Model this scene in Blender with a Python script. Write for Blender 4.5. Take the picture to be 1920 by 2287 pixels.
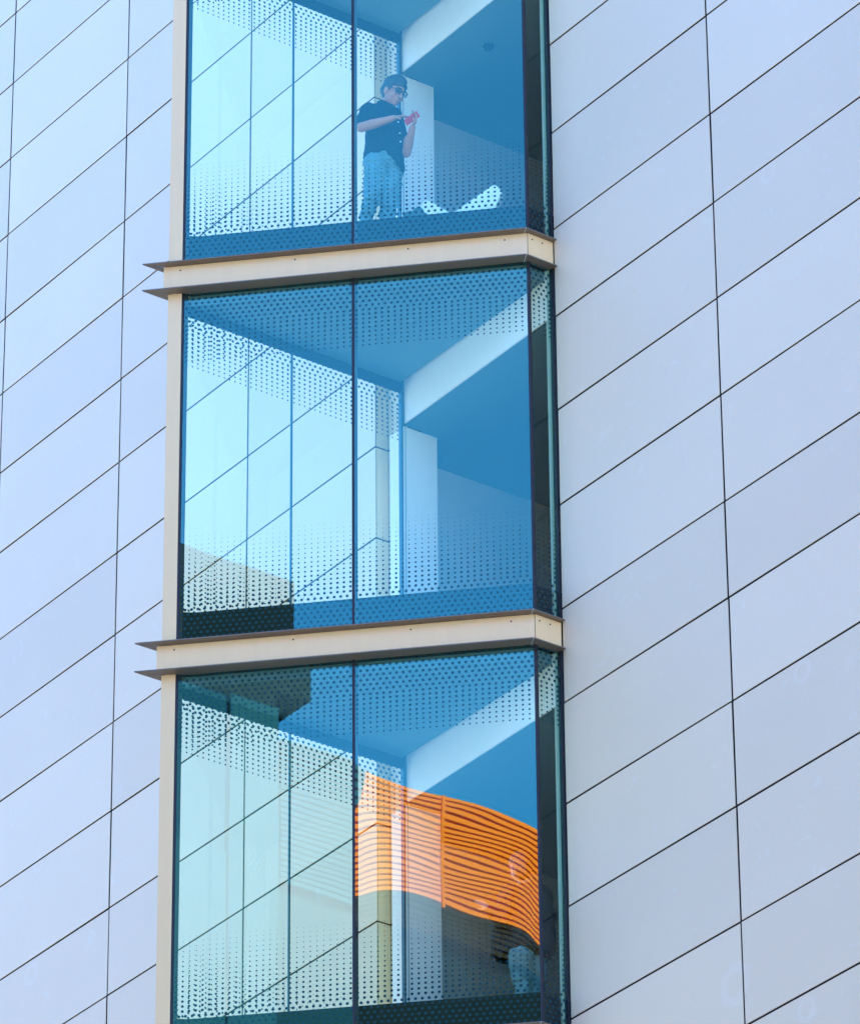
import bpy, bmesh, math, random
from mathutils import Vector, Matrix
random.seed(7)
rad = math.radians
sc = bpy.context.scene
for o in list(bpy.data.objects):
    bpy.data.objects.remove(o)
COL = sc.collection

# ------------------------------------------------------------------ camera
FPX, YAW, PIT, ROL = 12699.55, rad(54.14839294), rad(29.77618321), rad(-0.51063561)
IW, IH = 1920.0, 2287.0
cy_, sy_, cp_, sp_ = math.cos(YAW), math.sin(YAW), math.cos(PIT), math.sin(PIT)
FWD = Vector((-sy_*cp_, cy_*cp_, sp_))
r0 = Vector((cy_, sy_, 0)); u0 = r0.cross(FWD)
RGT = r0*math.cos(ROL)+u0*math.sin(ROL); UPV = -r0*math.sin(ROL)+u0*math.cos(ROL)
cd = bpy.data.cameras.new('camera'); cam = bpy.data.objects.new('camera', cd); COL.objects.link(cam)
cam.matrix_world = Matrix(((RGT.x, UPV.x, -FWD.x, 0), (RGT.y, UPV.y, -FWD.y, 0), (RGT.z, UPV.z, -FWD.z, 0), (0, 0, 0, 1)))
cd.sensor_fit = 'HORIZONTAL'; cd.sensor_width = 36.0; cd.lens = FPX/IW*36.0
cd.clip_start = 0.5; cd.clip_end = 3000
sc.camera = cam

# ------------------------------------------------------------------ sky, sun, exposure
SUN_EL, SUN_AZ = rad(21), rad(-8)            # azimuth from +Y (behind the facade) towards +X
sun_dir = Vector((math.sin(SUN_AZ)*math.cos(SUN_EL), math.cos(SUN_AZ)*math.cos(SUN_EL), math.sin(SUN_EL)))
wd = bpy.data.worlds.new('World'); sc.world = wd; wd.use_nodes = True
wn = wd.node_tree.nodes; wl = wd.node_tree.links; wn.clear()
sky = wn.new('ShaderNodeTexSky'); sky.sky_type = 'NISHITA'; sky.sun_disc = False
sky.sun_elevation = SUN_EL; sky.sun_rotation = SUN_AZ
sky.air_density = 1.0; sky.dust_density = 0.0; sky.ozone_density = 10.0; sky.altitude = 50
bg = wn.new('ShaderNodeBackground'); bg.inputs['Strength'].default_value = 0.13
wo = wn.new('ShaderNodeOutputWorld')
wl.new(sky.outputs[0], bg.inputs['Color']); wl.new(bg.outputs[0], wo.inputs['Surface'])
sd = bpy.data.lights.new('sun', 'SUN'); sd.energy = 5.0; sd.angle = rad(0.5); sd.color = (1, 0.95, 0.87)
sun = bpy.data.objects.new('sun', sd); COL.objects.link(sun)
sun.rotation_euler = sun_dir.to_track_quat('Z', 'Y').to_euler(); sun.location = (0, 0, 90)
sc.view_settings.view_transform = 'Standard'; sc.view_settings.look = 'None'
sc.view_settings.gamma = 1; sc.view_settings.use_curve_mapping = False
sc.view_settings.exposure = 3.12
sc.cycles.transparent_max_bounces = 24
sc.cycles.max_bounces = 12

# ------------------------------------------------------------------ materials
def newmat(name):
    m = bpy.data.materials.new(name); m.use_nodes = True
    m.node_tree.nodes.clear()
    return m, m.node_tree.nodes, m.node_tree.links
def principled(name, col, rough=0.5, metal=0.0, var=0.08, scale=3.0, bump=0.0, bscale=60.0, spec=0.5, stretch=(1, 1, 1)):
    """painted/cloth/metal surface with slow tone variation and fine relief"""
    m, N, L = newmat(name)
    out = N.new('ShaderNodeOutputMaterial'); p = N.new('ShaderNodeBsdfPrincipled')
    tc = N.new('ShaderNodeTexCoord'); mp = N.new('ShaderNodeMapping'); mp.inputs['Scale'].default_value = stretch
    L.new(tc.outputs['Object'], mp.inputs[0])
    nz = N.new('ShaderNodeTexNoise'); nz.inputs['Scale'].default_value = scale; nz.inputs['Detail'].default_value = 5
    L.new(mp.outputs[0], nz.inputs['Vector'])
    mx = N.new('ShaderNodeMix'); mx.data_type = 'RGBA'
    c = Vector(col[:3])
    mx.inputs[6].default_value = (*(c*(1-var)), 1); mx.inputs[7].default_value = (*[min(1, v) for v in c*(1+var)], 1)
    L.new(nz.outputs[0], mx.inputs[0]); L.new(mx.outputs[2], p.inputs['Base Color'])
    p.inputs['Roughness'].default_value = rough; p.inputs['Metallic'].default_value = metal
    p.inputs['Specular IOR Level'].default_value = spec
    if bump > 0:
        n2 = N.new('ShaderNodeTexNoise'); n2.inputs['Scale'].default_value = bscale; n2.inputs['Detail'].default_value = 4
        L.new(mp.outputs[0], n2.inputs['Vector'])
        b = N.new('ShaderNodeBump'); b.inputs['Strength'].default_value = bump; b.inputs['Distance'].default_value = 0.01
        L.new(n2.outputs[0], b.inputs['Height']); L.new(b.outputs[0], p.inputs['Normal'])
    L.new(p.outputs[0], out.inputs[0])
    return m

WALLY = 26.88
RINGS = []
for (px, py, rr) in ((1714, 386, .085), (1790, 1500, .09), (70, 2176, .10), (1800, 2255, .09), (1640, 2200, .15), (85, 1930, .08)):
    rv = RGT*((px-IW/2)/FPX)-UPV*((py-IH/2)/FPX)+FWD
    rv = rv*(WALLY/rv.y); RINGS.append((rv.x, rv.z, rr))
def panel_material():
    """satin coated metal cladding, faint smears and water marks in object space"""
    m, N, L = newmat('cladding_coat')
    out = N.new('ShaderNodeOutputMaterial'); p = N.new('ShaderNodeBsdfPrincipled')
    geo = N.new('ShaderNodeNewGeometry'); oi = N.new('ShaderNodeObjectInfo')
    nz = N.new('ShaderNodeTexNoise'); nz.inputs['Scale'].default_value = 0.55; nz.inputs['Detail'].default_value = 4
    L.new(geo.outputs['Position'], nz.inputs['Vector'])
    nf = N.new('ShaderNodeTexNoise'); nf.inputs['Scale'].default_value = 6; nf.inputs['Detail'].default_value = 8; nf.inputs['Distortion'].default_value = 1.5
    L.new(geo.outputs['Position'], nf.inputs['Vector'])
    rp = N.new('ShaderNodeMapRange'); rp.inputs[1].default_value = 0.62; rp.inputs[2].default_value = 0.80
    L.new(nf.outputs[0], rp.inputs[0])
    mx = N.new('ShaderNodeMix'); mx.data_type = 'RGBA'
    mx.inputs[6].default_value = (0.83, 0.690, 0.485, 1); mx.inputs[7].default_value = (0.90, 0.755, 0.53, 1)
    L.new(nz.outputs[0], mx.inputs[0])
    m2 = N.new('ShaderNodeMix'); m2.data_type = 'RGBA'; m2.inputs[7].default_value = (0.90, 0.84, 0.70, 1)
    ml = N.new('ShaderNodeMath'); ml.operation = 'MULTIPLY'; ml.inputs[1].default_value = 0.5
    L.new(rp.outputs[0], ml.inputs[0]); L.new(ml.outputs[0], m2.inputs[0]); L.new(mx.outputs[2], m2.inputs[6])
    hv = N.new('ShaderNodeHueSaturation'); a = N.new('ShaderNodeMapRange')
    a.inputs[3].default_value = 0.93; a.inputs[4].default_value = 1.03
    L.new(oi.outputs['Random'], a.inputs[0]); L.new(a.outputs[0], hv.inputs['Value']); L.new(m2.outputs[2], hv.inputs['Color'])
    last = hv.outputs[0]
    for (rx, rz, rr) in RINGS:
        vs = N.new('ShaderNodeVectorMath'); vs.operation = 'SUBTRACT'; L.new(geo.outputs['Position'], vs.inputs[0]); vs.inputs[1].default_value = (rx, WALLY, rz)
        vl = N.new('ShaderNodeVectorMath'); vl.operation = 'LENGTH'; L.new(vs.outputs[0], vl.inputs[0])
        ab = N.new('ShaderNodeMath'); ab.operation = 'COMPARE'; L.new(vl.outputs['Value'], ab.inputs[0]); ab.inputs[1].default_value = rr; ab.inputs[2].default_value = rr*0.28
        mu = N.new('ShaderNodeMath'); mu.operation = 'MULTIPLY'; L.new(ab.outputs[0], mu.inputs[0]); mu.inputs[1].default_value = 0.13
        mr = N.new('ShaderNodeMix'); mr.data_type = 'RGBA'; mr.inputs[7].default_value = (0.95, 0.90, 0.80, 1)
        L.new(mu.outputs[0], mr.inputs[0]); L.new(last, mr.inputs[6]); last = mr.outputs[2]
    L.new(last, p.inputs['Base Color'])
    p.inputs['Roughness'].default_value = 0.42; p.inputs['Specular IOR Level'].default_value = 0.5
    nb = N.new('ShaderNodeTexNoise'); nb.inputs['Scale'].default_value = 0.9; nb.inputs['Detail'].default_value = 2
    L.new(geo.outputs['Position'], nb.inputs['Vector'])
    b = N.new('ShaderNodeBump'); b.inputs['Strength'].default_value = 0.25; b.inputs['Distance'].default_value = 0.05
    L.new(nb.outputs[0], b.inputs['Height']); L.new(b.outputs[0], p.inputs['Normal'])
    L.new(p.outputs[0], out.inputs[0])
    return m

def glass_material(name, refl, tint, trans, frit=True):
    """thin coated pane: transmitted light + mirror coat, printed ceramic dots from the UV in metres"""
    m, N, L = newmat(name)
    out = N.new('ShaderNodeOutputMaterial')
    tr = N.new('ShaderNodeBsdfTransparent'); tr.inputs[0].default_value = (*trans, 1)
    gl = N.new('ShaderNodeBsdfGlossy'); gl.inputs['Color'].default_value = (*tint, 1); gl.inputs['Roughness'].default_value = 0.0
    base = tr; dots = None
    if frit:
        def M(op, a, b=None, c=None):
            n = N.new('ShaderNodeMath'); n.operation = op
            for i, v in enumerate((a, b, c)):
                if v is None: continue
                if isinstance(v, (int, float)): n.inputs[i].default_value = v
                else: L.new(v, n.inputs[i])
            return n.outputs[0]
        uv = N.new('ShaderNodeUVMap'); uv.uv_map = 'UVMap'
        sx = N.new('ShaderNodeSeparateXYZ'); L.new(uv.outputs[0], sx.inputs[0])
        U, V = sx.outputs[0], sx.outputs[1]
        PX, PV = 0.0590, 0.0475
        row = M('FLOOR', M('DIVIDE', V, PV))
        vc = M('MULTIPLY', M('ADD', row, 0.5), PV)
        stag = M('MAXIMUM', M('LESS_THAN', vc, 0.37), M('GREATER_THAN', vc, 3.33))
        off = M('MULTIPLY', M('MULTIPLY', M('MODULO', row, 2.0), 0.5), stag)
        du = M('MULTIPLY', M('SUBTRACT', M('FRACT', M('ADD', M('DIVIDE', U, PX), off)), 0.5), PX)
        dv = M('SUBTRACT', V, vc)
        d = M('SQRT', M('ADD', M('MULTIPLY', du, du), M('MULTIPLY', dv, dv)))
        lo = N.new('ShaderNodeMapRange'); L.new(vc, lo.inputs[0])       # lower band: shrinks upwards
        for i, v in ((1, 0.36), (2, 1.16), (3, 0.0138), (4, 0.0018)): lo.inputs[i].default_value = v
        hi = N.new('ShaderNodeMapRange'); L.new(vc, hi.inputs[0])       # upper band
        for i, v in ((1, 2.97), (2, 3.45), (3, 0.0085), (4, 0.0145)): hi.inputs[i].default_value = v
        rl = M('MULTIPLY', lo.outputs[0], M('LESS_THAN', vc, 1.15))
        rh = M('MULTIPLY', hi.outputs[0], M('GREATER_THAN', vc, 2.965))
        mask = M('LESS_THAN', d, M('ADD', rl, rh))
        df = N.new('ShaderNodeBsdfDiffuse'); df.inputs[0].default_value = (0.012, 0.05, 0.07, 1)
        mx = N.new('ShaderNodeMixShader'); L.new(mask, mx.inputs[0]); L.new(tr.outputs[0], mx.inputs[1]); L.new(df.outputs[0], mx.inputs[2])
        base = mx
        dots = mask
    # fresnel-like rise at grazing angles
    lw = N.new('ShaderNodeLayerWeight'); lw.inputs['Blend'].default_value = 0.25
    fr = N.new('ShaderNodeMapRange'); fr.inputs[3].default_value = refl; fr.inputs[4].default_value = min(1, refl+0.5)
    L.new(lw.outputs['Facing'], fr.inputs[0])
    pw = N.new('ShaderNodeMath'); pw.operation = 'POWER'; pw.inputs[1].default_value = 4
    L.new(lw.outputs['Facing'], pw.inputs[0]); L.new(pw.outputs[0], fr.inputs[0])
    gc = N.new('ShaderNodeVectorMath'); gc.operation = 'SCALE'; gc.inputs[0].default_value = tint
    sc_out = fr.outputs[0]
    if dots is not None:
        k = N.new('ShaderNodeMath'); k.operation = 'MULTIPLY_ADD'; L.new(dots, k.inputs[0]); k.inputs[1].default_value = -0.6; k.inputs[2].default_value = 1.0
        k2 = N.new('ShaderNodeMath'); k2.operation = 'MULTIPLY'; L.new(k.outputs[0], k2.inputs[0]); L.new(sc_out, k2.inputs[1]); sc_out = k2.outputs[0]
    L.new(sc_out, gc.inputs['Scale']); L.new(gc.outputs[0], gl.inputs['Color'])
    mm = N.new('ShaderNodeAddShader'); L.new(base.outputs[0], mm.inputs[0]); L.new(gl.outputs[0], mm.inputs[1])
    L.new(mm.outputs[0], out.inputs[0])
    return m
def clear_material(name, col):
    m, N, L = newmat(name)
    out = N.new('ShaderNodeOutputMaterial'); tr = N.new('ShaderNodeBsdfTransparent'); tr.inputs[0].default_value = (*col, 1)
    L.new(tr.outputs[0], out.inputs[0]); return m

MT = dict(
    panel=panel_material(),
    core=principled('dark_joint', (0.006, 0.007, 0.014), 0.8, var=0.2),
    coreface=principled('plain_cladding', (0.82, 0.68, 0.59), 0.5, var=0.04),
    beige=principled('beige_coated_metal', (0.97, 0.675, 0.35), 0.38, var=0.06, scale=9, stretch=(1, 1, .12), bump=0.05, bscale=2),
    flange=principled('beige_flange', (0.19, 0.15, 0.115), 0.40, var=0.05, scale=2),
    gasket=principled('black_gasket', (0.012, 0.014, 0.022), 0.5, var=0.3),
    screw=principled('screw_steel', (0.05, 0.045, 0.04), 0.4, metal=0.6),
    slab=principled('slab_edge_grey', (0.006, 0.009, 0.013), 0.9, spec=0.1, var=0.25, scale=2.5),
    floor=principled('carpet_grey', (0.12, 0.13, 0.14), 0.95, var=0.2),
    ceil=principled('ceiling_sky_tinted', (0.08, 0.19, 0.23), 0.8, var=0.05, scale=1),  # blue of the sky reflection put into the board colour
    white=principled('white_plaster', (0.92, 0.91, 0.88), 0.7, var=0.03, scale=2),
    wallgrey=principled('room_wall_paint', (0.55, 0.58, 0.60), 0.75, var=0.05),
    trim=principled('dark_blue_mullion', (0.03, 0.06, 0.09), 0.35, metal=0.4),
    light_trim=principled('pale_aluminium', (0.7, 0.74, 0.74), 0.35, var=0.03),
    jamb=principled('pale_green_jamb', (0.40, 0.52, 0.44), 0.5, var=0.03),
    front=glass_material('front_glass', 0.135, (0.40, 1.16, 0.90), (0.90, 0.985, 0.90)),
    side=glass_material('side_glass', 0.05, (0.8, 0.95, 1.0), (0.95, 0.98, 0.90)),
    ret=glass_material('return_glass', 0.05, (0.8, 0.95, 0.9), (0.72, 0.86, 0.78)),
    clear=clear_material('glass_inner_face', (0.99, 1.0, 1.0)),
    edge=principled('glass_edge', (0.03, 0.10, 0.09), 0.2),
    orange=principled('orange_paint', (0.98, 0.10, 0.001), 0.7, spec=0.1, var=0.06, scale=1),
    brown=principled('shaded_louvre_brown', (0.035, 0.010, 0.004), 0.8, spec=0.05),  # shade on the lowest slats put into their colour
    void=principled('louvre_void', (0.006, 0.005, 0.005), 0.9),
    bronze=principled('dark_bronze_cladding', (0.007, 0.0068, 0.006), 0.8, spec=0.05, var=0.2, scale=0.4),
    stone=principled('grey_stone', (0.075, 0.08, 0.08), 0.7, var=0.15, scale=0.6),
    darkglass=principled('dark_tower_glass', (0.01, 0.02, 0.025), 0.15, var=0.2),
    teal=principled('teal_glazing', (0.006, 0.034, 0.066), 0.6, spec=0.1, var=0.15, scale=0.5), tealdark=principled('dark_teal_glazing', (0.006, 0.022, 0.034), 0.6, spec=0.1), tealpale=principled('pale_teal_pier', (0.014, 0.046, 0.076), 0.7, spec=0.1, var=0.1),
    greylouv=principled('pale_grey_louvre', (0.07, 0.09, 0.11), 0.7, spec=0.1),
    ground=principled('pale_bounce_paving', (0.34, 0.31, 0.27), 0.9, var=0.25, scale=0.4),  # unseen paving, made pale and warm to bounce light onto the wall
)

# ------------------------------------------------------------------ helpers
def tag(o, label=None, cat=None, group=None, kind=None):
    if label: o['label'] = label
    if cat: o['category'] = cat
    if group: o['group'] = group
    if kind: o['kind'] = kind
    return o
def empty(name, loc, parent=None):
    o = bpy.data.objects.new(name, None); COL.objects.link(o); o.location = loc; o.empty_display_size = 0.2
    if parent: o.parent = parent
    return o
def wloc(o):
    v = Vector(o.location)
    while o.parent: o = o.parent; v += Vector(o.location)
    return v
def link(name, me, mats, parent=None, loc=(0, 0, 0), smooth=False):
    """mesh data given in world coordinates minus loc; loc is the world place of the origin"""
    if not isinstance(mats, (list, tuple)): mats = [mats]
    if len(me.materials) == 0:
        for m in mats: me.materials.append(m)
    if smooth:
        for p in me.polygons: p.use_smooth = True
    o = bpy.data.objects.new(name, me); COL.objects.link(o)
    o.location = Vector(loc)
    if parent:
        o.parent = parent; o.location = Vector(loc)-wloc(parent)
    return o
def mesh_from(name, verts, faces):
    me = bpy.data.meshes.new(name); me.from_pydata([tuple(v) for v in verts], [], faces); me.update(); return me
def bm_box(bm, a, b):
    x0, y0, z0 = a; x1, y1, z1 = b
    v = [bm.verts.new(p) for p in ((x0,y0,z0),(x1,y0,z0),(x1,y1,z0),(x0,y1,z0),(x0,y0,z1),(x1,y0,z1),(x1,y1,z1),(x0,y1,z1))]
    for f in ((0,3,2,1),(4,5,6,7),(0,1,5,4),(1,2,6,5),(2,3,7,6),(3,0,4,7)): bm.faces.new([v[i] for i in f])
def bm_prism(bm, poly, z0, z1):
    lo = [bm.verts.new((p[0], p[1], z0)) for p in poly]; hi = [bm.verts.new((p[0], p[1], z1)) for p in poly]
    n = len(poly)
    bm.faces.new(lo[::-1]); bm.faces.new(hi)
    for i in range(n): bm.faces.new((lo[i], lo[(i+1) % n], hi[(i+1) % n], hi[i]))
def finish(bm, name, bevel=0):
    bmesh.ops.recalc_face_normals(bm, faces=bm.faces)
    if bevel: bmesh.ops.bevel(bm, geom=list(bm.edges), offset=bevel, segments=1, affect='EDGES')
    me = bpy.data.meshes.new(name); bm.to_mesh(me); bm.free(); return me
def box(name, a, b, m, parent=None, bevel=0.0):
    o0 = Vector(((a[0]+b[0])/2, (a[1]+b[1])/2, min(a[2], b[2])))
    bm = bmesh.new(); bm_box(bm, Vector(a)-o0, Vector(b)-o0)
    return link(name, finish(bm, name, bevel), m, parent, o0)
def prism(name, poly, z0, z1, m, parent=None, bevel=0.0):
    o0 = Vector((sum(p[0] for p in poly)/len(poly), sum(p[1] for p in poly)/len(poly), z0))
    bm = bmesh.new(); bm_prism(bm, [(p[0]-o0.x, p[1]-o0.y) for p in poly], 0, z1-z0)
    return link(name, finish(bm, name, bevel), m, parent, o0)

# plan of the bay: front glass runs at 45 degrees to the wall, sides stand square to it
UF = Vector((math.sqrt(.5), math.sqrt(.5), 0)); NO = Vector((math.sqrt(.5), -math.sqrt(.5), 0))
CF = 61.861                                   # front glass line: y = x + CF
def fy(x, off=0.0): return x + CF - off*math.sqrt(2)      # off > 0 is outwards
XL, XR, WALL = -37.55, -35.25, 26.88
XEND, XEDGE = -38.077, -35.207                # where the cladding stops left and right of the bay
def at(px, py, d):
    """point of the room seen at a place of the photograph, d metres behind the front glass"""
    r = RGT*((px-IW/2)/FPX) - UPV*((py-IH/2)/FPX) + FWD
    P0 = Vector((0, CF, 0))
    return r*((NO.dot(P0)-d)/NO.dot(r))

# ------------------------------------------------------------------ ground
g = mesh_from('ground', [(-1500,-1500,0),(1500,-1500,0),(1500,1500,0),(-1500,1500,0)], [(0,1,2,3)])
tag(link('ground', g, MT['ground'], None, (0, 0, -1.6)), kind='structure')

# ------------------------------------------------------------------ the building
B = empty('office_building', (-36.6, 28, -1.6))
tag(B, 'pale blue-white panelled office building with a stack of slanted glass bays', 'building')
bm = bmesh.new()
for a, b in (((-62, 26.896, 0), (-38.085, 33, 40)), ((-35.195, 26.896, 0), (-18, 33, 40)),
             ((-62, 33, 0), (-18, 52, 40)), ((-38.08, 27.3, 0), (-35.2, 32.99, 18.6)), ((-38.08, 26.9, 36.0), (-35.2, 32.99, 40))):
    bm_box(bm, Vector(a)-Vector((-36.6, 28, 0)), Vector(b)-Vector((-36.6, 28, 0)))
link('wall_core', finish(bm, 'wall_core'), MT['core'], B, (-36.6, 28, -1.6))
zr = []
k = -2
while True:
    for o in (0, 1.067, 2.060, 3.055):
        zr.append(24.333+4.0*k+o)
    k += 1
    if zr[-1] > 37: break
xcols = [(-52.09, -49.725), (-49.725, -47.359), (-47.359, -44.994), (-44.994, -42.629), (-42.629, -40.263), (-40.263, XEND),
         (XEDGE, -32.877), (-32.877, -30.511), (-30.511, -28.145)]
cache = {}
def panel_mesh(w, h, t=0.008):
    key = (round(w, 3), round(h, 3))
    if key not in cache:
        bm = bmesh.new(); bm_box(bm, (-w/2, 0, 0), (w/2, t, h)); cache[key] = finish(bm, 'cladding_panel', 0.0015)
    return cache[key]
GX, GZ = 0.026, 0.020
for x0, x1 in xcols:
    for i in range(len(zr)-1):
        z0, z1 = zr[i], zr[i+1]
        lg = 0 if x0 == XEDGE else GX/2; rg = 0 if x1 == XEND else GX/2
        me = panel_mesh(x1-x0-lg-rg, z1-z0-GZ)
        o = link('cladding_panel', me, MT['panel'], B, ((x0+lg+x1-rg)/2, WALL, z0+GZ/2))
        o.rotation_euler = (rad(random.uniform(-.12, .12)), 0, rad(random.uniform(-.10, .10)))
# the cladding steps back beside the bay: a narrow return and a recessed strip, jointed in the same courses
for i in range(len(zr)-1):
    z0, z1 = zr[i]+GZ/2, zr[i+1]-GZ/2
    box('jamb_panel', (XEND-0.007, WALL+0.014, z0), (XEND+0.004, 27.027, z1), MT['panel'], B)
    box('recess_panel', (XEND+0.006, 27.03, z0), (-37.805, 27.06, z1), MT['panel'], B)
box('backing_wall', (-38.099, 27.07, 17), (-37.81, 27.235, 36), MT['core'], B)

# ------------------------------------------------------------------ bays, ledges and rooms, storey by storey
LEDGE = [20.205, 24.205, 28.205, 32.205]
def uvpane(name, p0, p1, z0, z1, ubase, vbase, mats, parent, thick, nrm, nu=1, nv=1, wave=None):
    """glass slab from plan point p0 to p1; outer face carries UV in metres, first material; wave gives the roller ripple"""
    p0 = Vector((p0[0], p0[1], 0)); p1 = Vector((p1[0], p1[1], 0)); L = (p1-p0).length; d = (p1-p0)/L
    o0 = Vector(((p0.x+p1.x)/2, (p0.y+p1.y)/2, z0)); nrm = Vector(nrm)
    bm = bmesh.new(); uvl = bm.loops.layers.uv.new('UVMap')
    V = []
    for j in range(nv+1):
        rowv = []
        for i in range(nu+1):
            u, v = L*i/nu, (z1-z0)*j/nv
            h = wave(u, v, L) if wave else 0
            rowv.append(bm.verts.new(p0+d*u+Vector((0, 0, z0+v))+nrm*h-o0))
        V.append(rowv)
    for j in range(nv):
        for i in range(nu):
            q = [(i, j), (i+1, j), (i+1, j+1), (i, j+1)]
            f = bm.faces.new([V[b][a] for a, b in q]); f.material_index = 0; f.smooth = bool(wave)
            for lp, (a, b) in zip(f.loops, q):
                lp[uvl].uv = (ubase+L*a/nu, z0-vbase+(z1-z0)*b/nv)
    c = [p0, p1, p1-nrm*thick, p0-nrm*thick]
    lo = [bm.verts.new(p+Vector((0, 0, z0))-o0) for p in c]; hi = [bm.verts.new(p+Vector((0, 0, z1))-o0) for p in c]
    for q, mi in (((lo[2], lo[3], hi[3], hi[2]), 1), ((lo[0], lo[3], hi[3], hi[0]), 2), ((lo[1], lo[2], hi[2], hi[1]), 2), (tuple(lo), 2), (tuple(hi), 2)):
        f = bm.faces.new(q); f.material_index = mi
    me = bpy.data.meshes.new(name); bm.to_mesh(me); bm.free()
    return link(name, me, mats, parent, o0)
def ripple(seed, tilt, amp=1.0, eL=0.0, eR=0.0, v0=2.15):
    r = random.Random(seed)
    ph = [r.uniform(0, 6.28) for _ in range(6)]
    def w(u, v, L):
        h = 0.00003*amp*math.sin(2*math.pi*v/0.42+ph[0]+1.2*math.sin(u*2.1+ph[1]))*(0.5+0.5*math.sin(u*3.3+ph[2]))
        h += 0.000045*amp*math.sin(2*math.pi*(u/0.9+v/2.3)+ph[3])
        e = min(u, L-u)
        h += -0.00012*amp*math.exp(-e/0.06)*(1+0.3*math.sin(v*5+ph[4]))
        sv = math.sin((v-v0)*1.5)/1.5
        h += eL*math.exp(-u/0.17)*sv + eR*math.exp(-(L-u)/0.08)*sv
        return h + tilt*u
    return w
JX = -36.405
def make_bay(k, zf, label):
    zt, zb = zf+0.004, zf+3.715                       # glass between the two ledges
    b = empty('glazed_bay', (-36.6, 26, zf), B); b['label'] = label
    xl, xr = XL+0.02, XR-0.012
    tl = (0.0042, 0.0012, 0.0)[k]; tr = (0.0, 0.0, 0.0)[k]
    uvpane('window_pane', (xl, fy(xl)), (JX-0.008, fy(JX-0.008)), zt, zb, 0.0, zf, [MT['front'], MT['clear'], MT['edge']], b, 0.02, NO, 40, 90, ripple(10+k, tl, 0.25))
    uvpane('window_pane', (JX+0.008, fy(JX+0.008)), (xr, fy(xr)), zt, zb, (JX-xl)*math.sqrt(2)+.01, zf, [MT['front'], MT['clear'], MT['edge']], b, 0.02, NO, 40, 90, ripple(20+k, tr, 0.8, -0.0028, 0.0009))
    prism('glass_joint', [(JX-0.008, fy(JX-0.008, 0.002)), (JX+0.008, fy(JX+0.008, 0.002)), (JX+0.008, fy(JX+0.008, -0.024)), (JX-0.008, fy(JX-0.008, -0.024))], zt, zb, MT['gasket'], b)
    # square side panes
    ys0, ysj, ys1 = fy(XL)+0.025, 25.55, 26.795
    uvpane('side_pane', (XL, ysj-0.007), (XL, ys0), zt, zb, 0.0, zf, [MT['side'], MT['clear'], MT['edge']], b, 0.02, (-1, 0, 0))
    uvpane('side_pane', (XL, ys1), (XL, ysj+0.007), zt, zb, 0.0, zf, [MT['side'], MT['clear'], MT['edge']], b, 0.02, (-1, 0, 0))
    box('glass_joint', (XL-0.002, ysj-0.0045, zt), (XL+0.012, ysj+0.0045, zb), MT['gasket'], b)
    uvpane('return_pane', (XR, fy(XR)+0.022), (XR, 26.861), zt, zb, 0.0, zf, [MT['ret'], MT['clear'], MT['edge']], b, 0.02, (1, 0, 0))
    prism('corner_joint', [(XR-0.013, fy(XR-0.013)-0.001), (XR+0.001, fy(XR)-0.004), (XR+0.001, fy(XR)+0.020), (XR-0.026, fy(XR)+0.014)], zt, zb, MT['gasket'], b)
    box('edge_gasket', (XR+0.004, 26.862, zt), (XR+0.030, 26.882, zb), MT['gasket'], b)
    box('jamb_trim', (XR-0.046, 26.836, zt), (XR-0.024, 26.868, zb), MT['jamb'], b)
    # beige post on the acute corner
    x0 = -37.626; x1 = XL+0.012
    prism('corner_post', [(x0, fy(x0, 0.012)), (x1, fy(x1, 0.012)), (x1, fy(x1, -0.045)), (x0, fy(x0, -0.13))], zt, zb, MT['beige'], b, 0.003)
    prism('post_gasket', [(x1+0.0008, fy(x1, 0.006)), (x1+0.014, fy(x1+0.014, 0.006)), (x1+0.014, fy(x1+0.014, -0.03)), (x1+0.0008, fy(x1, -0.03))], zt, zb, MT['gasket'], b)
    box('rear_mullion', (XL-0.03, 26.80, zt), (XL+0.02, 26.845, zb), MT['trim'], b)
    box('mullion_cap', (XL+0.021, 26.812, zt), (XL+0.031, 26.832, zb-0.6), MT['light_trim'], b)
    box('transom', (XL-0.025, ys0+0.02, zf+3.50), (XL+0.035, 26.798, zf+3.585), MT['slab'], b, 0.004)
    return b
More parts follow.
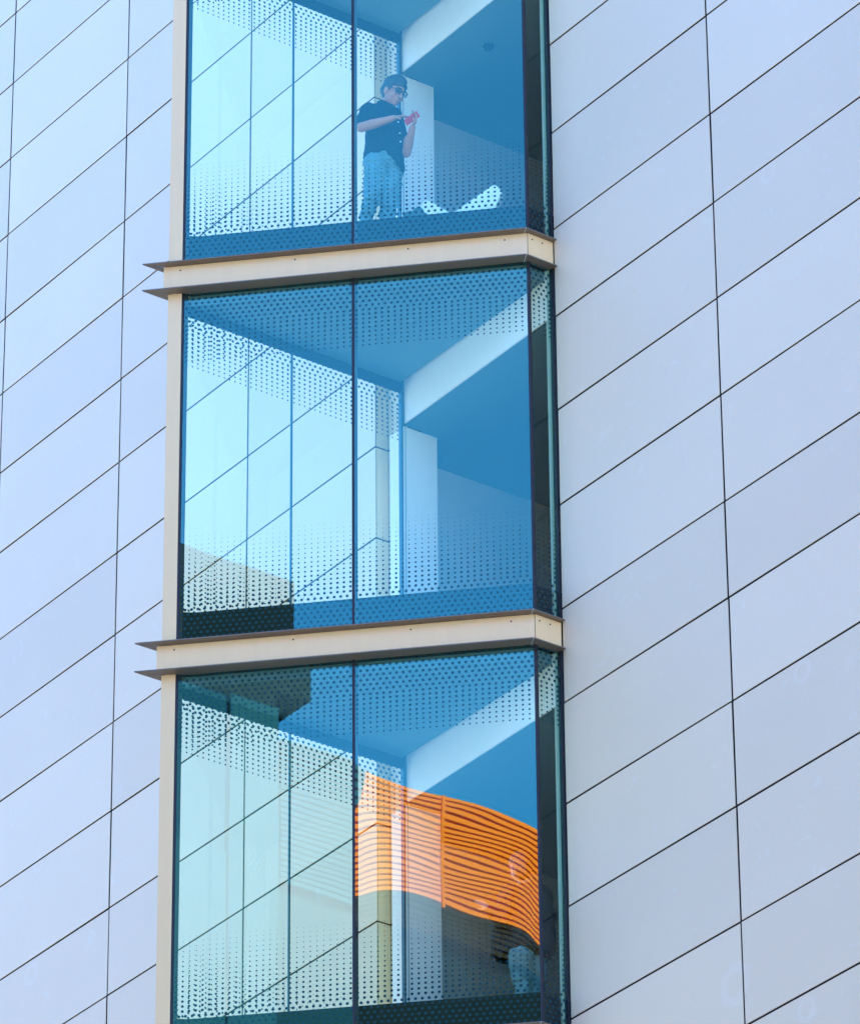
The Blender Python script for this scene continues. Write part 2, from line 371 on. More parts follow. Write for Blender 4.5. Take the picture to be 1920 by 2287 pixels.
def make_ledge(k, zf):
    l = empty('ledge', (-36.6, 26, zf), B); l['label'] = ('beige metal ledge at the foot of the lowest bay', 'beige ledge between the lowest and middle bays', 'beige ledge below the bay with the standing man', 'beige ledge above the bay with the standing man')[k]
    z0, z1 = zf-0.285, zf-0.012
    xl, xr = -37.634, XR+0.03
    A = Vector((xl, fy(xl, 0.04), 0)); Bc = Vector((xr, fy(xr, 0.04), 0))
    A2 = Vector((xl+0.1, fy(xl+0.1, 0.0), 0)); B2 = Vector((xr-0.045, fy(xr-0.045, 0.0), 0))
    g2 = 0.003
    prism('fascia_panel', [A, Bc+(-UF*g2), B2+(-UF*g2), A2], z0, z1, MT['beige'], l, 0.002)
    prism('fascia_panel', [(Bc.x, Bc.y+g2), (xr, 26.876), (xr-0.04, 26.876), (B2.x, B2.y+g2)], z0, z1, MT['beige'], l, 0.002)
    prism('fascia_panel', [(xl, A.y+0.006), (A2.x, A2.y+0.05), (A2.x, 26.84), (xl, 26.84)], z0, z1, MT['beige'], l, 0.002)
    prism('corner_seam', [Bc-UF*0.002+NO*-0.004, (Bc.x-0.004, Bc.y+0.003), (B2.x, B2.y+0.002), B2-UF*0.002], z0, z1, MT['gasket'], l)
    T = Vector((-37.71, fy(-37.71, 0.12), 0)); Rt = Vector((XR+0.085, fy(XR+0.085, 0.12), 0))
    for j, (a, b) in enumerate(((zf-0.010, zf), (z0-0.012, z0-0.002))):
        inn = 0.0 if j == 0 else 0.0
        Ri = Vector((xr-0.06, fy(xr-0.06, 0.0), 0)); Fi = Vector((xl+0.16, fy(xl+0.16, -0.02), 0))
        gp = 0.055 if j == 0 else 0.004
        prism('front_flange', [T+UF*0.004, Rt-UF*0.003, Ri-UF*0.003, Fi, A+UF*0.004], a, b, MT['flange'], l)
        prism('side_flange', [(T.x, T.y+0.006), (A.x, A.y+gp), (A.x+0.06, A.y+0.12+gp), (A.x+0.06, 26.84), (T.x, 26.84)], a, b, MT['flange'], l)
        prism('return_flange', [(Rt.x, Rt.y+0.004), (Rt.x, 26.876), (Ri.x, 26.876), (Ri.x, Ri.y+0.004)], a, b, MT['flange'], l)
        # pale mitre seam
        sm = 0.0025
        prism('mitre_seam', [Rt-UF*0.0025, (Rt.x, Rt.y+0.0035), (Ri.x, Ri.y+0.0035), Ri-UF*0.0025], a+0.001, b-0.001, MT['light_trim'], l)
    # dark soffit gap under the lower flange, in front of the glass head
    for (u, zz) in ((0.16, z1-0.05), (1.24, z1-0.05), (2.30, z1-0.05), (3.20, z1-0.055)):
        c = A+UF*u+NO*0.0
        disc('screw', c, NO, zz, 0.0075, l)
    for y_ in (Bc.y+0.05, Bc.y+0.165):
        disc('screw', Vector((xr, y_, 0)), Vector((1, 0, 0)), z1-0.055, 0.0075, l)
    return l
def disc(name, c, n, z, r, parent, m=None, t=0.004):
    n = Vector(n); t1 = Vector((-n.y, n.x, 0)); up = Vector((0, 0, 1))
    vs = []; N_ = 10
    for h in (-0.002, t):
        for i in range(N_):
            a = 2*math.pi*i/N_
            vs.append(n*h+t1*math.cos(a)*r+up*math.sin(a)*r)
    fs = [tuple(range(N_))[::-1], tuple(range(N_, 2*N_))]+[(i, (i+1) % N_, N_+(i+1) % N_, N_+i) for i in range(N_)]
    return link(name, mesh_from(name, vs, fs), m or MT['screw'], parent, Vector((c.x, c.y, z)))
blabels = ('lowest glazed bay, orange louvres mirrored in its right pane', 'empty middle glazed bay', 'topmost glazed bay with a man standing inside')
for k in range(4):
    zf = LEDGE[k]
    make_ledge(k, zf)
    # floor slab: follows the glass, and reaches back into the room
    o = -0.05
    xa = XL+0.012; xb = XR-0.06
    slabpoly = [(XL+0.021, fy(XL+0.021, -0.021)), (XL+0.075, fy(XL+0.075, o)), (xb, fy(xb, o)), (xb, 26.95), (-35.06, 26.96), (-35.06, 33), (-38.09, 33), (-38.09, 27.25), (-37.56, 27.25), (xa, 26.79)]
    prism('floor_slab', slabpoly, zf-0.30, zf+0.352, MT['slab'], B)
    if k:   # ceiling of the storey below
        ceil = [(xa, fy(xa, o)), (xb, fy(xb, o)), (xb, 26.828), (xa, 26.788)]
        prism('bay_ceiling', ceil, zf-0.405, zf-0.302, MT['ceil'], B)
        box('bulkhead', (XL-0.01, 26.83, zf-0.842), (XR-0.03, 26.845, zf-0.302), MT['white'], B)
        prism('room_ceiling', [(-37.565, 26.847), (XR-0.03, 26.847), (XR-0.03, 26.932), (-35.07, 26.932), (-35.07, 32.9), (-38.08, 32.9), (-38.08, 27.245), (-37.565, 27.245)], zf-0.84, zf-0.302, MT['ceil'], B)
    if k < 3:
        make_bay(k, zf, blabels[k])
        z0, z1 = zf+0.353, zf+3.155
        box('pillar', (-37.80, 26.85, z0), (-37.57, 27.24, z1), MT['white'], B, 0.004)
        box('room_wall', (-38.085, 27.25, z0), (-38.03, 31.5, z1), MT['wallgrey'], B)
        box('room_wall', (-38.02, 31.5, z0), (-35.07, 31.6, z1), MT['wallgrey'], B)
        box('room_wall', (-35.18, 26.95, z0), (-35.08, 31.49, z1), MT['wallgrey'], B)
# round sensor on the top room's ceiling
c = Vector((-36.686, 27.256, 31.36))
bm = bmesh.new()
bmesh.ops.create_cone(bm, cap_ends=True, segments=20, radius1=0.045, radius2=0.055, depth=0.03)
link('ceiling_sensor', finish(bm, 'ceiling_sensor'), MT['slab'], B, (c.x, c.y, 31.345))

# ------------------------------------------------------------------ buildings across the street, mirrored in the glass, plus added unseen blocks
YO = -20.0
LB = empty('louvre_building', (1, YO-6, -1.6))
tag(LB, 'building across the street crowned by a band of bright orange horizontal louvres', 'building')
box('facade_wall', (-6.95, YO-14, -1.6), (22, YO-0.35, 48.25), MT['bronze'], LB)
box('louvre_backing', (-6.9, YO-0.6, 48.25), (22, YO-0.3, 51.38), MT['void'], LB)
NS = 19
lou = None
for i in range(NS+6):
    z = 51.32-0.127*i
    m = MT['orange'] if i < NS else MT['brown']
    if i in (0, NS):
        bm = bmesh.new(); bm_box(bm, (-13.43, -0.05, -0.046), (13.43, 0.03, 0.046))
        bmesh.ops.rotate(bm, verts=bm.verts, cent=(0, 0, 0), matrix=Matrix.Rotation(rad(6), 3, 'X'))
        lou = finish(bm, 'louvre', 0.006)
        bm = bmesh.new(); bm_box(bm, (-0.97, -0.05, -0.046), (0.97, 0.03, 0.046)); lou2 = finish(bm, 'louvre', 0.006)
    o = link('louvre', lou, m, LB, (8.53, YO-0.06, z))
    link('louvre', lou2, MT['tealpale'], LB, (-5.90, YO-0.06, z))
for x in (-2.44, 2.1, 6.5, 11, 15.5, 20):
    box('louvre_post', (x-0.035, YO-0.13, 48.9), (x+0.035, YO+0.012, 51.36), MT['orange'], LB)
TB = empty('tower_block', (-11.5, YO-6, -1.6))
tag(TB, 'dark bronze tower beside the orange louvred roof across the street', 'building')
box('tower_wall', (-17, YO-13, -1.6), (-7.0, YO-0.1, 52.4), MT['bronze'], TB)
box('tower_top', (-17, YO-13, 52.4), (-6.15, YO-0.1, 55.1), MT['bronze'], TB)
box('pier', (-8.15, YO-0.1, 44), (-7.02, YO+0.1, 51.9), MT['tealpale'], TB)
box('glazed_strip', (-12.6, YO-0.1, 48.5), (-8.17, YO-0.02, 51.9), MT['teal'], TB)

for nm, x0, x1, h, lab in (('skylight_blocker', -75, -17.2, 44, 'long dark grey block added unseen across the street to cut skylight'),
                           ('skylight_blocker', -160, -76, 56, 'tall dark grey block added unseen at the far end of the street to cut skylight'),
                           ('skylight_blocker', 22.5, 90, 40, 'dark grey block added unseen beyond the louvred building to cut skylight')):
    S = empty(nm, ((x0+x1)/2, YO-8, -1.6)); tag(S, lab, 'building', 'added dark blocks that cut skylight on the facade')  # unseen blocks, added to darken the lower facade by cutting skylight
    box('wall', (x0, YO-18, -1.6), (x1, YO-0.4, h), MT['stone'], S)
    for fl in range(int(h//4)-1):
        box('window_band', (x0+1.5, YO-0.39, 3+4*fl), (x1-1.5, YO-0.30, 5.2+4*fl), MT['darkglass'], S)

# ------------------------------------------------------------------ people (clay primitives fused into one skin, then smoothed)
NI = -NO                                      # into the room
ZU = Vector((0, 0, 1))
def P_capsule(bm, a, b, ra, rb, flat=1.0, fdir=None, n=14):
    a = Vector(a); b = Vector(b); ax = (b-a); L = ax.length; ax = ax/L if L > 1e-6 else ZU.copy()
    t = (Vector(fdir) if fdir else (ZU if abs(ax.z) < .9 else UF)); e1 = (t-ax*t.dot(ax)).normalized(); e2 = ax.cross(e1)
    prof = []
    for k in range(5): th = math.pi/2*(1-k/4); prof.append((a-ax*ra*math.sin(th), ra*math.cos(th)))
    for k in range(5): th = math.pi/2*k/4; prof.append((b+ax*rb*math.sin(th), rb*math.cos(th)))
    rings = []
    for c, r in prof:
        r = max(r, 1e-4); rings.append([bm.verts.new(c+(e1*math.cos(2*math.pi*i/n)*flat+e2*math.sin(2*math.pi*i/n))*r) for i in range(n)])
    for q, w in zip(rings, rings[1:]):
        for i in range(n): bm.faces.new((q[i], q[(i+1) % n], w[(i+1) % n], w[i]))
    bm.faces.new(rings[0][::-1]); bm.faces.new(rings[-1])
def P_chain(bm, pts, rs, **k):
    for i in range(len(pts)-1): P_capsule(bm, pts[i], pts[i+1], rs[i], rs[i+1], **k)
def P_ell(bm, c, ax, n=18):
    """ellipsoid, ax = three half-axis vectors"""
    c = Vector(c); vs = []
    top = bm.verts.new(c+ax[2]); bot = bm.verts.new(c-ax[2]); rows = []
    for j in range(1, n//2):
        th = math.pi*j/(n//2)
        rows.append([bm.verts.new(c+ax[2]*math.cos(th)+(ax[0]*math.cos(2*math.pi*i/n)+ax[1]*math.sin(2*math.pi*i/n))*math.sin(th)) for i in range(n)])
    for i in range(n):
        bm.faces.new((top, rows[0][i], rows[0][(i+1) % n])); bm.faces.new((bot, rows[-1][(i+1) % n], rows[-1][i]))
    for q, w in zip(rows, rows[1:]):
        for i in range(n): bm.faces.new((q[i], w[i], w[(i+1) % n], q[(i+1) % n]))
def P_loft(bm, rings):
    """rings of equal length, capped"""
    R_ = [[bm.verts.new(p) for p in r] for r in rings]; n = len(R_[0])
    for q, w in zip(R_, R_[1:]):
        for i in range(n): bm.faces.new((q[i], q[(i+1) % n], w[(i+1) % n], w[i]))
    bm.faces.new(R_[0][::-1]); bm.faces.new(R_[-1])
def fuse(name, bm, origin, mat, parent, voxel=0.007, smooth=3, disp=0.0, dscale=0.1):
    for v in bm.verts: v.co -= origin
    bmesh.ops.recalc_face_normals(bm, faces=bm.faces)
    me = bpy.data.meshes.new(name+'_clay'); bm.to_mesh(me); bm.free()
    ob = bpy.data.objects.new(name+'_clay', me); COL.objects.link(ob)
    m = ob.modifiers.new('r', 'REMESH'); m.mode = 'VOXEL'; m.voxel_size = voxel; m.use_smooth_shade = True
    if smooth: m = ob.modifiers.new('s', 'SMOOTH'); m.iterations = smooth; m.factor = 0.5
    if disp:
        tx = bpy.data.textures.new(name+'_folds', 'CLOUDS'); tx.noise_scale = dscale; tx.noise_depth = 2
        m = ob.modifiers.new('d', 'DISPLACE'); m.texture = tx; m.strength = disp; m.mid_level = 0.5; m.texture_coords = 'LOCAL'
    dg = bpy.context.evaluated_depsgraph_get()
    res = bpy.data.meshes.new_from_object(ob.evaluated_get(dg)); res.name = name
    bpy.data.objects.remove(ob); bpy.data.meshes.remove(me)
    return link(name, res, mat, parent, origin, smooth=True)
def hand(bm, wrist, pdir, pnorm, curl, size=1.0, thumb_side=1.0, spread=0.0):
    """palm with four unequal bent fingers and a thumb; pdir from wrist to knuckles, pnorm out of the palm"""
    d = Vector(pdir).normalized(); nn = Vector(pnorm); nn = (nn-d*nn.dot(d)).normalized(); s = d.cross(nn)*thumb_side
    S = size
    P_ell(bm, wrist+d*0.048*S, [d*0.052*S, s*0.042*S, nn*0.017*S])
    for i, (off, ln) in enumerate(((0.030, 0.070), (0.010, 0.079), (-0.011, 0.073), (-0.030, 0.058))):
        k0 = wrist+d*(0.086-abs(i-1.2)*0.004)*S+s*off*S
        c = curl[i]; p = k0; dd = d+s*off*spread
        dd.normalize()
        for seg, (fr_, r) in enumerate(((0.45, 0.0092), (0.32, 0.0084), (0.25, 0.0076))):
            a = c*(0.55 if seg == 0 else 0.8)
            dd = (dd*math.cos(a)+nn*math.sin(a)).normalized()
            nn_ = nn
            q = p+dd*ln*fr_*1.05*S
            P_capsule(bm, p, q, r*S, (r-0.0006)*S, n=8); p = q
    t0 = wrist+d*0.025*S+s*0.032*S; t1 = t0+(d*0.65+s*0.55+nn*0.35).normalized()*0.040*S; t2 = t1+(d*0.85+s*0.1+nn*0.5).normalized()*0.032*S
    P_capsule(bm, t0, t1, 0.013*S, 0.0105*S, n=8); P_capsule(bm, t1, t2, 0.0105*S, 0.0085*S, n=8)

MT['skin'] = principled('skin', (0.46, 0.205, 0.14), 0.5, var=0.06, scale=14)
MT['lip'] = principled('lip', (0.42, 0.16, 0.14), 0.45)
MT['hair'] = principled('black_hair', (0.012, 0.011, 0.013), 0.45, var=0.4, scale=40, bump=0.5, bscale=120, stretch=(1, 1, .3))
MT['navy'] = principled('navy_cotton', (0.006, 0.009, 0.020), 0.9, spec=0.1, var=0.25, scale=9, bump=0.35, bscale=35)
MT['jeans'] = principled('washed_jeans', (0.085, 0.21, 0.25), 0.85, var=0.5, scale=9, bump=0.7, bscale=30, stretch=(1, 1, .45))
MT['coat'] = principled('black_coat', (0.008, 0.008, 0.010), 0.8, var=0.3, scale=6, bump=0.3, bscale=25)
MT['shoe'] = principled('dark_shoe', (0.03, 0.03, 0.035), 0.5)
MT['red'] = principled('red_phone_case', (0.62, 0.010, 0.018), 0.4, var=0.05)
MT['button'] = principled('pale_button', (0.65, 0.7, 0.7), 0.3)
MT['frame'] = principled('black_spectacle_frame', (0.01, 0.012, 0.016), 0.25)
MT['lens'] = clear_material('spectacle_lens', (0.72, 0.82, 0.85))
MT['sheet'] = principled('white_board', (0.88, 0.88, 0.87), 0.6, var=0.02)
MT['bag'] = principled('dark_teal_cloth', (0.03, 0.07, 0.075), 0.9, var=0.2, bump=0.3, bscale=30)

def head_parts(body, hair, C, fwd, side, up, S=1.0):
    """skull, jaw, nose, ears, lips, brow and neck-ready head around C; side points to the head's own right"""
    E = lambda f, s_, u, a, b, c, bm=body: P_ell(bm, C+(fwd*f+side*s_+up*u)*S, [fwd*a*S, side*b*S, up*c*S])
    E(-.005, 0, .020, .098, .078, .098); E(.022, 0, -.040, .074, .064, .075); E(.052, 0, -.088, .036, .034, .026)
    E(.074, 0, -.010, .022, .052, .034)                       # face plane
    P_capsule(body, C+(fwd*.090+up*.012)*S, C+(fwd*.113-up*.030)*S, .009*S, .014*S, n=10)
    E(.104, .011, -.034, .010, .009, .008); E(.104, -.011, -.034, .010, .009, .008)
    E(.092, 0, -.060, .010, .023, .006); E(.090, 0, -.071, .010, .020, .007)   # lips
    for q in (1, -1):
        E(-.002, .079*q, -.008, .022, .008, .032); E(.080, .034*q, .006, .014, .016, .010)
        E(.086, .032*q, .030, .010, .024, .007); E(.060, .046*q, -.032, .026, .018, .022)
    # hair: cap, back, sides, short fringe
    E(-.014, 0, .058, .102, .088, .088, hair); E(-.045, 0, .006, .074, .083, .078, hair); E(.010, 0, .104, .066, .070, .046, hair)
    for q in (1, -1): E(-.002, .062*q, .040, .050, .024, .058, hair); E(.036, .058*q, .066, .026, .020, .034, hair)

# --- the man on the top storey
zfl = LEDGE[2]+0.353
D0 = 0.44
o1 = at(850, 487, D0); o1.z = zfl
man = empty('person', o1)
tag(man, 'standing man in dark shirt, blue trousers and glasses looking down at a phone', 'person')
body, hair = bmesh.new(), bmesh.new()
hf = (UF*math.sin(rad(57))+NO*math.cos(rad(57)))
tilt = rad(30); fwd = hf*math.cos(tilt)-ZU*math.sin(tilt); up = hf*math.sin(tilt)+ZU*math.cos(tilt); side = fwd.cross(up)
roll = rad(6)
HC = at(878, 206, D0-.03)
HS = 1.2
head_parts(body, hair, HC, fwd, side, up, HS)
neck = at(858, 238, D0+.03)
P_capsule(body, HC-up*.055*HS-fwd*.02, neck-ZU*.05, .055, .062)
shR, shL = at(822, 247, D0-.07), at(880, 254, D0+.10)
elR, wrR = at(806, 284, D0-.20), at(880, 263, D0-.235)
elL, wrL = at(907, 341, D0-.02), at(921, 284, D0-.22)
P_ell(body, at(853, 290, D0), [UF*.13, NI*.10, ZU*.27])
P_ell(body, at(854, 362, D0+.02), [UF*.12, NI*.08, ZU*.12])
P_chain(body, [shR, elR], [.055, .046]); P_chain(body, [elR, elR+(wrR-elR)*.35, wrR], [.047, .048, .029])
P_chain(body, [shL, elL], [.055, .045]); P_chain(body, [elL, elL+(wrL-elL)*.35, wrL], [.045, .046, .029])
ph_c = at(919, 263, D0-.275)
# right hand reaches over the phone, left hand holds it from below
hand(body, wrR, at(914, 256, D0-.27)-wrR, -ZU*.8+NI*.35, (.25, .38, .50, .6), 1.02, -1.0, 1.5)
ldir = (at(930, 262, D0-.26)-wrL)
hand(body, wrL, ldir, UF*(-.55)+NO*(.45)+ZU*.35, (.75, .85, .95, 1.0), 1.02, 1.0)
for hx, kx, ax_, q in ((840, 829, 817, -.03), (874, 870, 865, .06)):
    hp, kn, an = at(hx, 374, D0+q+.03), at(kx, 436, D0+(-.055 if q < 0 else .06)), at(ax_, 486, D0+(.02 if q < 0 else .08)); an.z = zfl+.09
    P_chain(body, [hp, kn, an], [.06, .035, .024])
    P_ell(body, an+hf*.06-ZU*.045, [hf*.12, hf.cross(ZU)*.045, ZU*.04])
skin = fuse('body', body, o1, MT['skin'], man, 0.0045, 1)
fc = lambda f, s_, u: HC+(fwd*f+side*s_+up*u)*HS
lp = bmesh.new(); P_ell(lp, fc(.096, 0, -.0655), [fwd*.010*HS, side*.024*HS, up*.0055*HS]); fuse('lips', lp, o1, MT['lip'], man, .003, 1)
for q in (1, -1):
    eb = bmesh.new(); P_capsule(eb, fc(.099, .016*q, .034), fc(.088, .050*q, .034), .0062, .0045, n=8); fuse('eyebrow', eb, o1, MT['hair'], man, .003, 1)
    ey = bmesh.new(); P_capsule(ey, fc(.0935, .022*q, .006), fc(.0885, .042*q, .007), .0065, .0055, n=8); fuse('eye', ey, o1, MT['frame'], man, .003, 1)
fuse('hair', hair, o1, MT['hair'], man, 0.006, 2, 0.012, 0.03)
# shirt: rings down the torso, tail hitched up over the near hip
sh = bmesh.new()
rows = [(237, 842, 871, .065), (241, 828, 882, .105), (249, 816, 888, .125), (265, 815, 887, .135), (285, 817, 896, .145), (306, 816, 904, .155), (330, 814, 904, .155), (352, 812, 902, .15)]
rings = []
NR = 28
for y, xl_, xr_, dn in rows:
    c = (at(xl_, y, D0)+at(xr_, y, D0))/2; hw = (at(xr_, y, D0)-at(xl_, y, D0)).length/2
    c.z = at(858, y, D0).z
    rings.append([c+UF*hw*math.cos(2*math.pi*i/NR)+NI*dn*math.sin(2*math.pi*i/NR) for i in range(NR)])
c = (at(813, 380, D0)+at(902, 380, D0))/2; hw = .193; last = []
zlow = at(858, 384, D0).z
for i in range(NR):
    a = 2*math.pi*i/NR; near = max(0, -math.sin(a))
    # rises towards the near hip, left of the middle
    lift = .175*max(0.0, math.cos(a-rad(252)))**1.3
    last.append(Vector((c.x, c.y, zlow+lift))+UF*hw*math.cos(a)+NI*.155*math.sin(a))
rings.append(last)
P_loft(sh, rings)
P_capsule(sh, shR+ZU*.005, shR+(elR-shR)*.78, .077, .072); P_capsule(sh, shL, shL+(elL-shL)*.55, .072, .070)
P_capsule(sh, shR, shL, .075, .075)
fuse('shirt', sh, o1, MT['navy'], man, 0.0075, 3, 0.020, 0.085)
col = bmesh.new()
for i in range(20):
    a0, a1 = 2*math.pi*i/20, 2*math.pi*(i+1)/20
    cc = neck+ZU*.008+UF*.012; t_ = lambda a: cc+UF*.073*math.cos(a)+NI*.070*math.sin(a)-ZU*.028*math.cos(a)
    P_capsule(col, t_(a0), t_(a1), .016, .016, n=8)
fuse('collar', col, o1, MT['navy'], man, 0.006, 2)
for k, (bx, by, bd) in enumerate(((863, 236.5, -.085), (889, 272, -.13), (892.5, 297, -.15), (894, 316, -.15))):
    p = at(bx, by, D0+bd)
    disc('button', Vector((p.x, p.y, 0)), (NO+UF*.6).normalized(), p.z, 0.0075, man, MT['button'], 0.006)
tr_ = bmesh.new()
P_ell(tr_, at(858, 356, D0), [UF*.165, NI*.135, ZU*.14])
for pts, rs in (([(838, 362, -.04), (836, 395, -.05), (830, 437, -.09), (817, 486, -.01)], [.108, .100, .080, .062]),
                ([(874, 366, .05), (874, 398, .05), (869, 437, .04), (865, 484, .06)], [.105, .104, .090, .076])):
    q = [at(x, y, D0+dd) for x, y, dd in pts]; e = q[-1].copy(); e.z = zfl+.06
    P_chain(tr_, q+[e], rs+[rs[-1]*1.02], n=18)
# cloth bunched above the near knee
P_capsule(tr_, at(818, 441, D0-.15), at(846, 445, D0-.13), .018, .014); P_capsule(tr_, at(824, 372, D0-.14), at(820, 398, D0-.14), .016, .010)
P_capsule(tr_, at(846, 455, D0+.0), at(828, 462, D0-.10), .012, .012)
fuse('trousers', tr_, o1, MT['jeans'], man, 0.0075, 2, 0.045, 0.055)
for hx, q in ((815, -.02), (865, .06)):
    b_ = bmesh.new(); an = at(hx, 486, D0+q); an.z = zfl+.045
    P_ell(b_, an+hf*.07, [hf*.135, hf.cross(ZU)*.05, ZU*.045]); fuse('shoe', b_, o1, MT['shoe'], man, 0.008, 2)
# spectacles
gl = bmesh.new()
F = lambda f, s_, u: HC+(fwd*f+side*s_+up*u)*HS
for q in (1, -1):
    loop = [(.108, .012*q, .022), (.106, .034*q, .026), (.098, .060*q, .024), (.094, .064*q, .008), (.098, .052*q, -.012), (.107, .022*q, -.012), (.110, .012*q, .004)]
    for i in range(len(loop)): P_capsule(gl, F(*loop[i]), F(*loop[(i+1) % len(loop)]), .0042, .0042, n=6)
    P_capsule(gl, F(.096, .064*q, .018), F(.000, .085*q, .012), .0042, .0036, n=6)
    lv = [F(*p) for p in loop]; lm = mesh_from('lens', [v-o1 for v in lv]+[v-o1+fwd*.003 for v in lv], [tuple(range(7)), tuple(range(7, 14))]+[(i, (i+1) % 7, 7+(i+1) % 7, 7+i) for i in range(7)])
    link('lens', lm, MT['lens'], man, o1)
P_capsule(gl, F(.112, .012, .014), F(.112, -.012, .014), .004, .004, n=6)
bmesh.ops.recalc_face_normals(gl, faces=gl.faces)
for v in gl.verts: v.co -= o1
gm = bpy.data.meshes.new('spectacles'); gl.to_mesh(gm); gl.free(); link('spectacles', gm, MT['frame'], man, o1, smooth=True)
# phone, held
a_, b_ = at(905, 274, D0-.275), at(934, 253, D0-.285)
ld = (b_-a_); pl = ld.length; ld.normalize(); wd_ = (at(939, 259, D0-.25)-at(930, 248.6, D0-.31)); wd_ = (wd_-ld*wd_.dot(ld)).normalized(); nd = ld.cross(wd_)
pb = bmesh.new(); bm_box(pb, (-pl/2, -.037, -.005), (pl/2, .037, .005))
bmesh.ops.bevel(pb, geom=list(pb.edges), offset=.004, segments=2, affect='EDGES')
mid = (a_+b_)/2
pm = bpy.data.meshes.new('phone'); bmesh.ops.recalc_face_normals(pb, faces=pb.faces); pb.to_mesh(pm); pb.free()
po = link('phone', pm, MT['red'], None, mid); po.rotation_euler = Matrix((ld, wd_, nd)).transposed().to_euler()
tag(po, 'phone in a red case held in both hands by the standing man', 'phone')

# --- the person in the black coat at the corner of the lowest bay
zf3 = LEDGE[0]+0.353
D2 = 0.46
o2 = at(1172, 2212, D2); o2.z = zf3
wo_ = empty('person', o2)
tag(wo_, 'person in black coat and blue jeans standing in the right corner of the lowest bay', 'person')
body, hair = bmesh.new(), bmesh.new()
f2 = (-UF*math.cos(rad(58))-NO*math.sin(rad(58))); s2 = f2.cross(ZU)
H2 = at(1160, 1938, D2-.02)
fw = f2*math.cos(rad(15))-ZU*math.sin(rad(15)); up2 = f2*math.sin(rad(15))+ZU*math.cos(rad(15))
head_parts(body, hair, H2, fw, fw.cross(up2), up2, 1.02)
P_ell(hair, H2-fw*.03-up2*.05, [fw*.085, s2*.085, up2*.11])
nk = at(1172, 1972, D2); P_capsule(body, H2-up2*.05-fw*.015, nk-ZU*.03, .05, .055)
shA, shB = at(1138, 1995, D2-.1), at(1212, 1998, D2+.08)
eA, wA = at(1118, 2056, D2-.2), at(1092, 2032, D2-.25)
eB, wB = at(1215, 2065, D2+.10), at(1190, 2064, D2+.22)
P_ell(body, at(1174, 2040, D2), [UF*.13, NI*.1, ZU*.27]); P_ell(body, at(1172, 2105, D2), [UF*.14, NI*.11, ZU*.14])
P_chain(body, [shA, eA, wA], [.05, .042, .028]); P_chain(body, [shB, eB, wB], [.05, .042, .028])
hand(body, wA, at(1060, 2004, D2-.27)-wA, NI*.6-ZU*.5, (.15, .2, .3, .4), .95, 1.0)
hand(body, wB, at(1176, 2062, D2+.26)-wB, NI*.4+ZU*.5, (.5, .6, .6, .7), .95, -1.0)
for hx, kx, ax_, q in ((1160, 1164, 1170, -.05), (1192, 1194, 1196, .06)):
    hp, kn, an = at(hx, 2110, D2+q), at(kx, 2165, D2+q), at(ax_, 2210, D2+q); an.z = zf3+.09
    P_chain(body, [hp, kn, an], [.075, .045, .034]); P_ell(body, an+f2*.05-ZU*.045, [f2*.11, s2*.042, ZU*.04])
fuse('body', body, o2, MT['skin'], wo_, 0.006, 2)
fuse('hair', hair, o2, MT['hair'], wo_, 0.007, 2, 0.01, 0.04)
ct = bmesh.new(); rings = []
for y, xl_, xr_, dn in ((1978, 1158, 1190, .07), (1988, 1136, 1214, .11), (2010, 1122, 1234, .14), (2050, 1112, 1247, .16), (2090, 1108, 1246, .17), (2118, 1103, 1245, .18), (2132, 1100, 1240, .175)):
    c = (at(xl_, y, D2)+at(xr_, y, D2))/2; hw = (at(xr_, y, D2)-at(xl_, y, D2)).length/2; c.z = at(1174, y, D2).z
    rings.append([c+UF*hw*.92*math.cos(2*math.pi*i/24)+NI*dn*math.sin(2*math.pi*i/24)-ZU*(.05*(1 if y > 2110 else 0)*abs(math.cos(2*math.pi*i/24))**2) for i in range(24)])
P_loft(ct, rings)
P_chain(ct, [shA, eA, eA+(wA-eA)*.8], [.085, .078, .058]); P_chain(ct, [shB, eB, eB+(wB-eB)*.8], [.085, .078, .058])
P_capsule(ct, at(1112, 2075, D2-.12), at(1108, 2128, D2-.10), .055, .060)
fuse('coat', ct, o2, MT['coat'], wo_, 0.009, 3, 0.02, 0.09)
jn = bmesh.new()
for pts, rs in (([(1162, 2108, -.06), (1163, 2150, -.07), (1165, 2180, -.06), (1168, 2211, -.05)], [.112, .108, .090, .066]),
                ([(1196, 2112, .07), (1197, 2150, .07), (1198, 2180, .06), (1199, 2211, .06)], [.108, .104, .088, .066])):
    q = [at(x, y, D2+dd) for x, y, dd in pts]; e = q[-1].copy(); e.z = zf3+.07
    P_chain(jn, q+[e], rs+[rs[-1]], n=18)
fuse('jeans', jn, o2, MT['jeans'], wo_, 0.008, 3, 0.03, 0.07)
for hx, q in ((1168, -.05), (1199, .06)):
    b_ = bmesh.new(); an = at(hx, 2211, D2+q); an.z = zf3+.04
    P_ell(b_, an+f2*.06, [f2*.125, s2*.046, ZU*.04]); fuse('shoe', b_, o2, MT['shoe'], wo_, 0.008, 2)

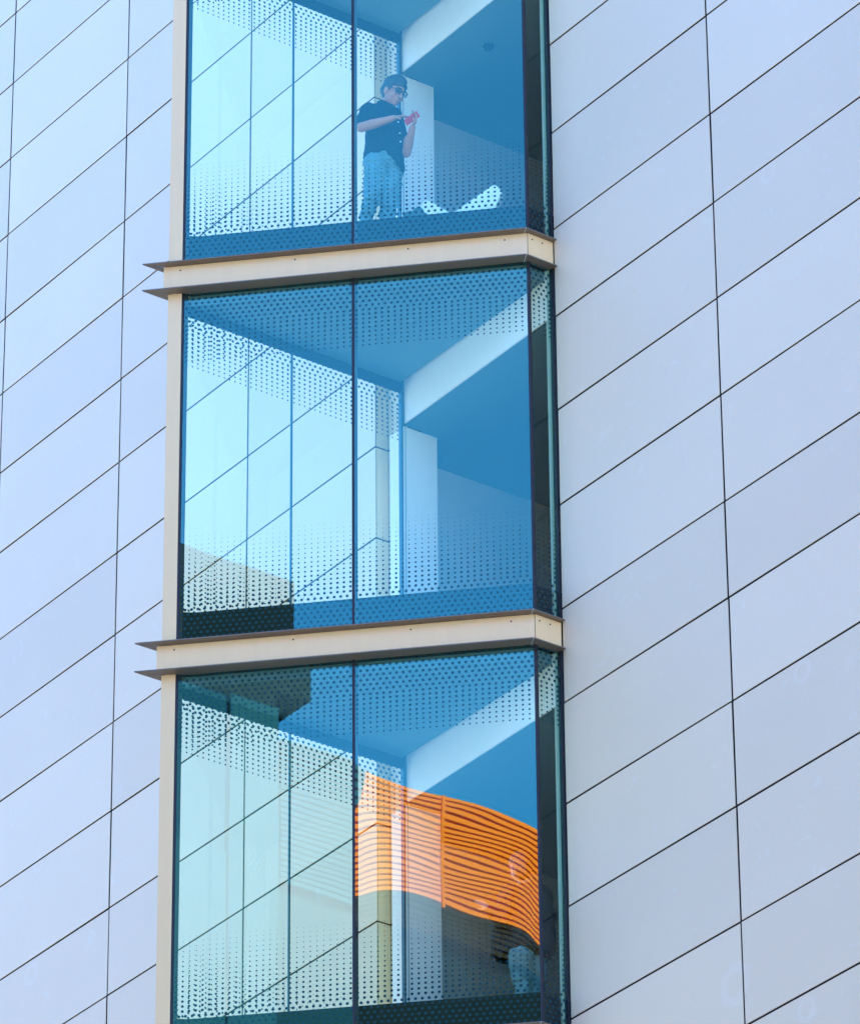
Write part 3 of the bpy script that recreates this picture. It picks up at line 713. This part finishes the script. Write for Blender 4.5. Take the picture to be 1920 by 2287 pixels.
# ------------------------------------------------------------------ things on the floor of the top bay
def slab_from(name, pts, thick, m, label, cat, d):
    """flat board with its outline standing d metres behind the glass, leaning a little"""
    q = [at(x, y, dd) for x, y, dd in pts]
    o = sum(q, Vector())/len(q); o.z = min(v.z for v in q)
    n = len(q); vs = [v-o for v in q]+[v-o+NI*thick for v in q]
    fs = [tuple(range(n)), tuple(range(2*n-1, n-1, -1))]+[(i, n+i, n+(i+1) % n, (i+1) % n) for i in range(n)]
    bm = bmesh.new(); me = mesh_from(name, vs, fs); bm.from_mesh(me); bmesh.ops.recalc_face_normals(bm, faces=bm.faces)
    bmesh.ops.bevel(bm, geom=list(bm.edges), offset=.004, segments=1, affect='EDGES'); bm.to_mesh(me); bm.free()
    ob = link(name, me, m, None, o); tag(ob, label, cat, 'white boards on the floor of the top bay'); return ob
slab_from('white_board', [(975, 500, .42), (1100, 412.5, .47), (1108, 413, .47), (1121, 427, .47), (1107, 462, .44), (1098, 492, .42)], .09, MT['sheet'], 'white angular board rising to a blunt tip on the floor right of the man', 'board', .4)
slab_from('white_board', [(925, 500, .60), (938, 462, .62), (948, 446, .62), (962, 449, .62), (1010, 478, .62), (1020, 496, .60)], .05, MT['sheet'], 'low white board lying behind a dark bundle near the standing man', 'board', .5)
bb = bmesh.new()
ob_ = at(936, 492, .42); ob_.z = zfl
top_ = at(934, 466, .42)
P_ell(bb, Vector((ob_.x, ob_.y, zfl+.12)), [UF*.14, NI*.12, ZU*.14]); P_ell(bb, top_-ZU*.06, [UF*.06, NI*.08, ZU*.065]); P_ell(bb, at(915, 474, .42)-ZU*.05, [UF*.07, NI*.08, ZU*.05])
tag(fuse('bag', bb, ob_, MT['bag'], None, .01, 3, .02, .08), 'small dark teal cloth bundle on the floor beside the standing man', 'bag')

box('spandrel_band', (-12.6, YO-0.1, 44), (-8.17, YO+0.05, 48.48), MT['tealpale'], TB)

box('louvre_screen', (-6.89, YO-0.29, 48.3), (-4.95, YO-0.14, 51.36), MT['tealpale'], LB)

box('facade_panel', (-6.9, YO-0.34, 44), (-4.7, YO-0.25, 48.24), MT['tealdark'], LB)
